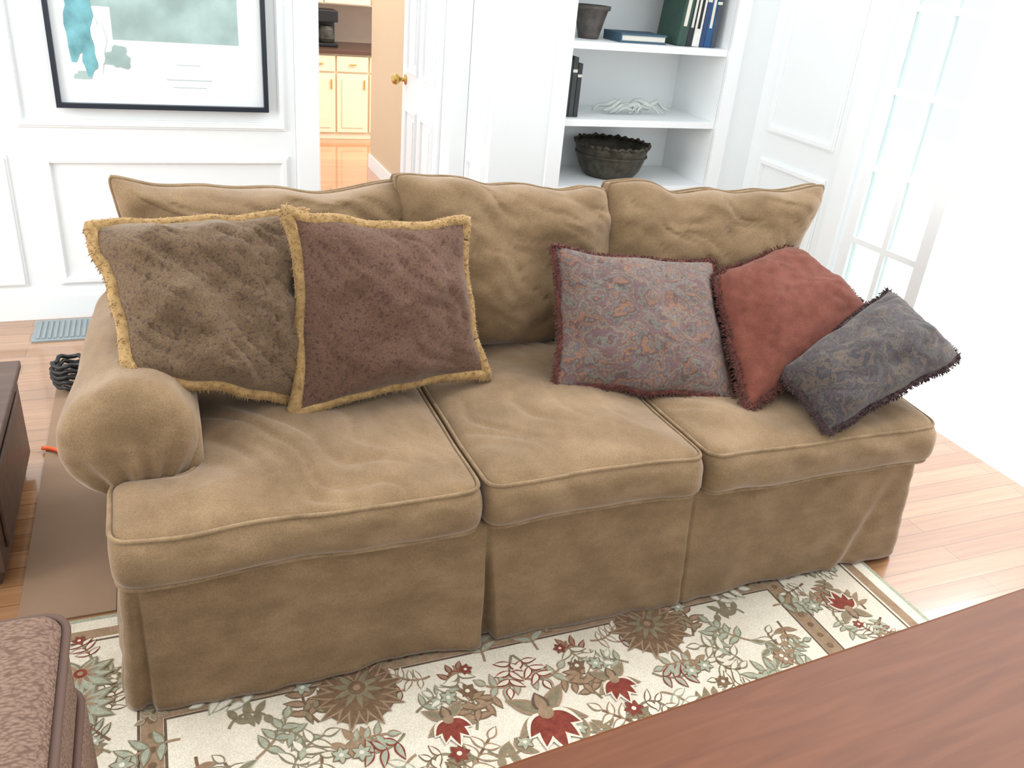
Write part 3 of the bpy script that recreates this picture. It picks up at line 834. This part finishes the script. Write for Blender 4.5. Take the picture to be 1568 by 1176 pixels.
# ---------------------------------------------------------------- bookcase contents
YF = YS+.05
m = MB(); m.lathe([(.045, 0), (.05, .02), (.062, .07), (.075, .115), (.085, .12), (.085, .135), (.07, .135), (.06, .07), (.04, .01)], (1.815, YS+.16, 1.257), M_pot, 32)
m.obj('planter_pot', smooth=True)
m = MB(); M_bb = plain('book_blue', (66, 92, 112), .6); M_pg = plain('book_pages', (225, 222, 210), .8)
m.box(1.92, 2.15, YF, YF+.17, 1.257, 1.265, M_bb); m.box(1.9262, 2.145, YF+.005, YF+.165, 1.2652, 1.2868, M_pg); m.box(1.92, 2.15, YF, YF+.17, 1.287, 1.295, M_bb); m.box(1.92, 1.926, YF, YF+.17, 1.2652, 1.2868, M_bb)
m.obj('flat_book')
def books(name, x, z, specs, y0=YF):
    m = MB()
    for (w, h, d, rgb, lean) in specs:
        bm_ = plain(name+'_cover', rgb, .55, var=.1, scale=30)
        sub = MB()
        for (a0, a1, b0, b1, c0, c1, mt) in ((.003, w-.003, 0, .004, 0, h, bm_), (0, .003, 0, d, 0, h, bm_), (w-.003, w, 0, d, 0, h, bm_), (.0032, w-.0032, .0042, d-.004, .004, h-.005, M_pg)):
            sub.box(a0, a1, b0, b1, c0, c1, mt)
        if w > .025: sub.box(w*.3, w*.7, -.0006, -.0001, h*.3, h*.78, M_pg if sum(rgb) < 400 else M_black)
        else: sub.box(0, w, -.0006, -.0001, h*.75, h*.8, M_pg)
        ca, sa = math.cos(lean), math.sin(lean)
        for i, v in enumerate(sub.v): sub.v[i] = (x+v[0]*ca+v[2]*sa, y0+v[1], z+v[2]*ca-v[0]*sa+(w*sa if lean > 0 else 0))
        for f, k in zip(sub.f, sub.m): m.add([sub.v[i] for i in f], [tuple(range(len(f)))], sub.mats[k])
        x += w+.003
    return m.obj(name, weld=.00001)
books('row_of_books', 2.205, 1.257, [(.045, .27, .19, (52, 80, 70), .08), (.028, .26, .18, (40, 44, 48), .06), (.036, .25, .18, (226, 226, 220), .05), (.022, .25, .18, (50, 70, 110), .05), (.034, .27, .19, (40, 84, 130), .03), (.024, .24, .18, (70, 78, 92), .0)])
books('row_of_books', 1.675, .936, [(.03, .24, .19, (48, 58, 58), 0), (.022, .25, .18, (60, 68, 66), 0), (.02, .225, .17, (54, 54, 58), 0)])
m = MB(); BC = (2.03, YS+.20)
pr = [(.08, 0), (.12, .004), (.145, .035), (.163, .08), (.172, .12), (.178, .15), (.174, .155), (.160, .12), (.15, .08), (.12, .04), (.08, .018), (.001, .016)]
m.lathe(pr, (*BC, .6412), M_bronze, 56, wob=.02)
for k in range(30):
    a = 2*math.pi*k/30; a2 = a+.2
    m.tube([(BC[0]+.176*math.cos(a), BC[1]+.176*math.sin(a), .641+.148), (BC[0]+.18*math.cos(a+.1), BC[1]+.18*math.sin(a+.1), .641+.157+.004*math.sin(k*2.1)), (BC[0]+.176*math.cos(a2), BC[1]+.176*math.sin(a2), .641+.148)], .008, M_bronze, 6)
m.tube([(BC[0]+.170*math.cos(2*math.pi*i/48), BC[1]+.170*math.sin(2*math.pi*i/48), .641+.105) for i in range(48)], .006, M_bronze, 6, closed=True)
m.obj('decorative_bowl', smooth=True)
m = MB()
for k in range(7):
    x = 1.98+k*.036; pts_ = []
    a = U(-.5, .5); hh = U(.03, .055)
    for i in range(14):
        tt = i/13
        pts_.append((x+.20*(tt-.5)*math.cos(a), YS+.15+.16*(tt-.5)*math.sin(a)+.01*math.sin(i*.9+k), .948+hh*math.sin(tt*math.pi)+.006*math.sin(i*1.1+k*2)))
    m.tube(pts_, lambda t: .003+.008*math.sin(math.pi*min(1, t+.03)), M_coral, 8)
m.obj('driftwood_sculpture', smooth=True)

# ---------------------------------------------------------------- light
w = bpy.data.worlds.new('world'); S.world = w; w.use_nodes = True
bg = w.node_tree.nodes['Background']; bg.inputs['Color'].default_value = (.94, .97, 1, 1); bg.inputs['Strength'].default_value = 1.68
def area(name, loc, target, size, power, col):
    l = bpy.data.lights.new(name, 'AREA'); l.shape = 'RECTANGLE'; l.size, l.size_y = size; l.energy = power; l.color = col
    o = bpy.data.objects.new(name, l); COL.objects.link(o); o.location = loc
    o.rotation_euler = (Vector(target)-Vector(loc)).to_track_quat('-Z', 'Y').to_euler(); return o
area('window_daylight', (-2.5, 2.1, 1.4), (.2, 2.0, .5), (2.2, 1.4), 65, (1, .98, .94))
area('patio_glare_fill', (6.5, 3.5, 5.5), (6.0, 3.5, 0), (4, 5), 850, (1, .99, .97))  # added area lamp over the outside ground, boosts its glare on the floor
p = bpy.data.lights.new('kitchen_warm_fill', 'POINT'); p.energy = 30; p.color = (1, .8, .55); p.shadow_soft_size = .2  # added point light that warms the kitchen, no fitting behind it
po = bpy.data.objects.new('kitchen_warm_fill', p); COL.objects.link(po); po.location = (1.0, 6.2, 2.2)
S.view_settings.view_transform = 'Standard'
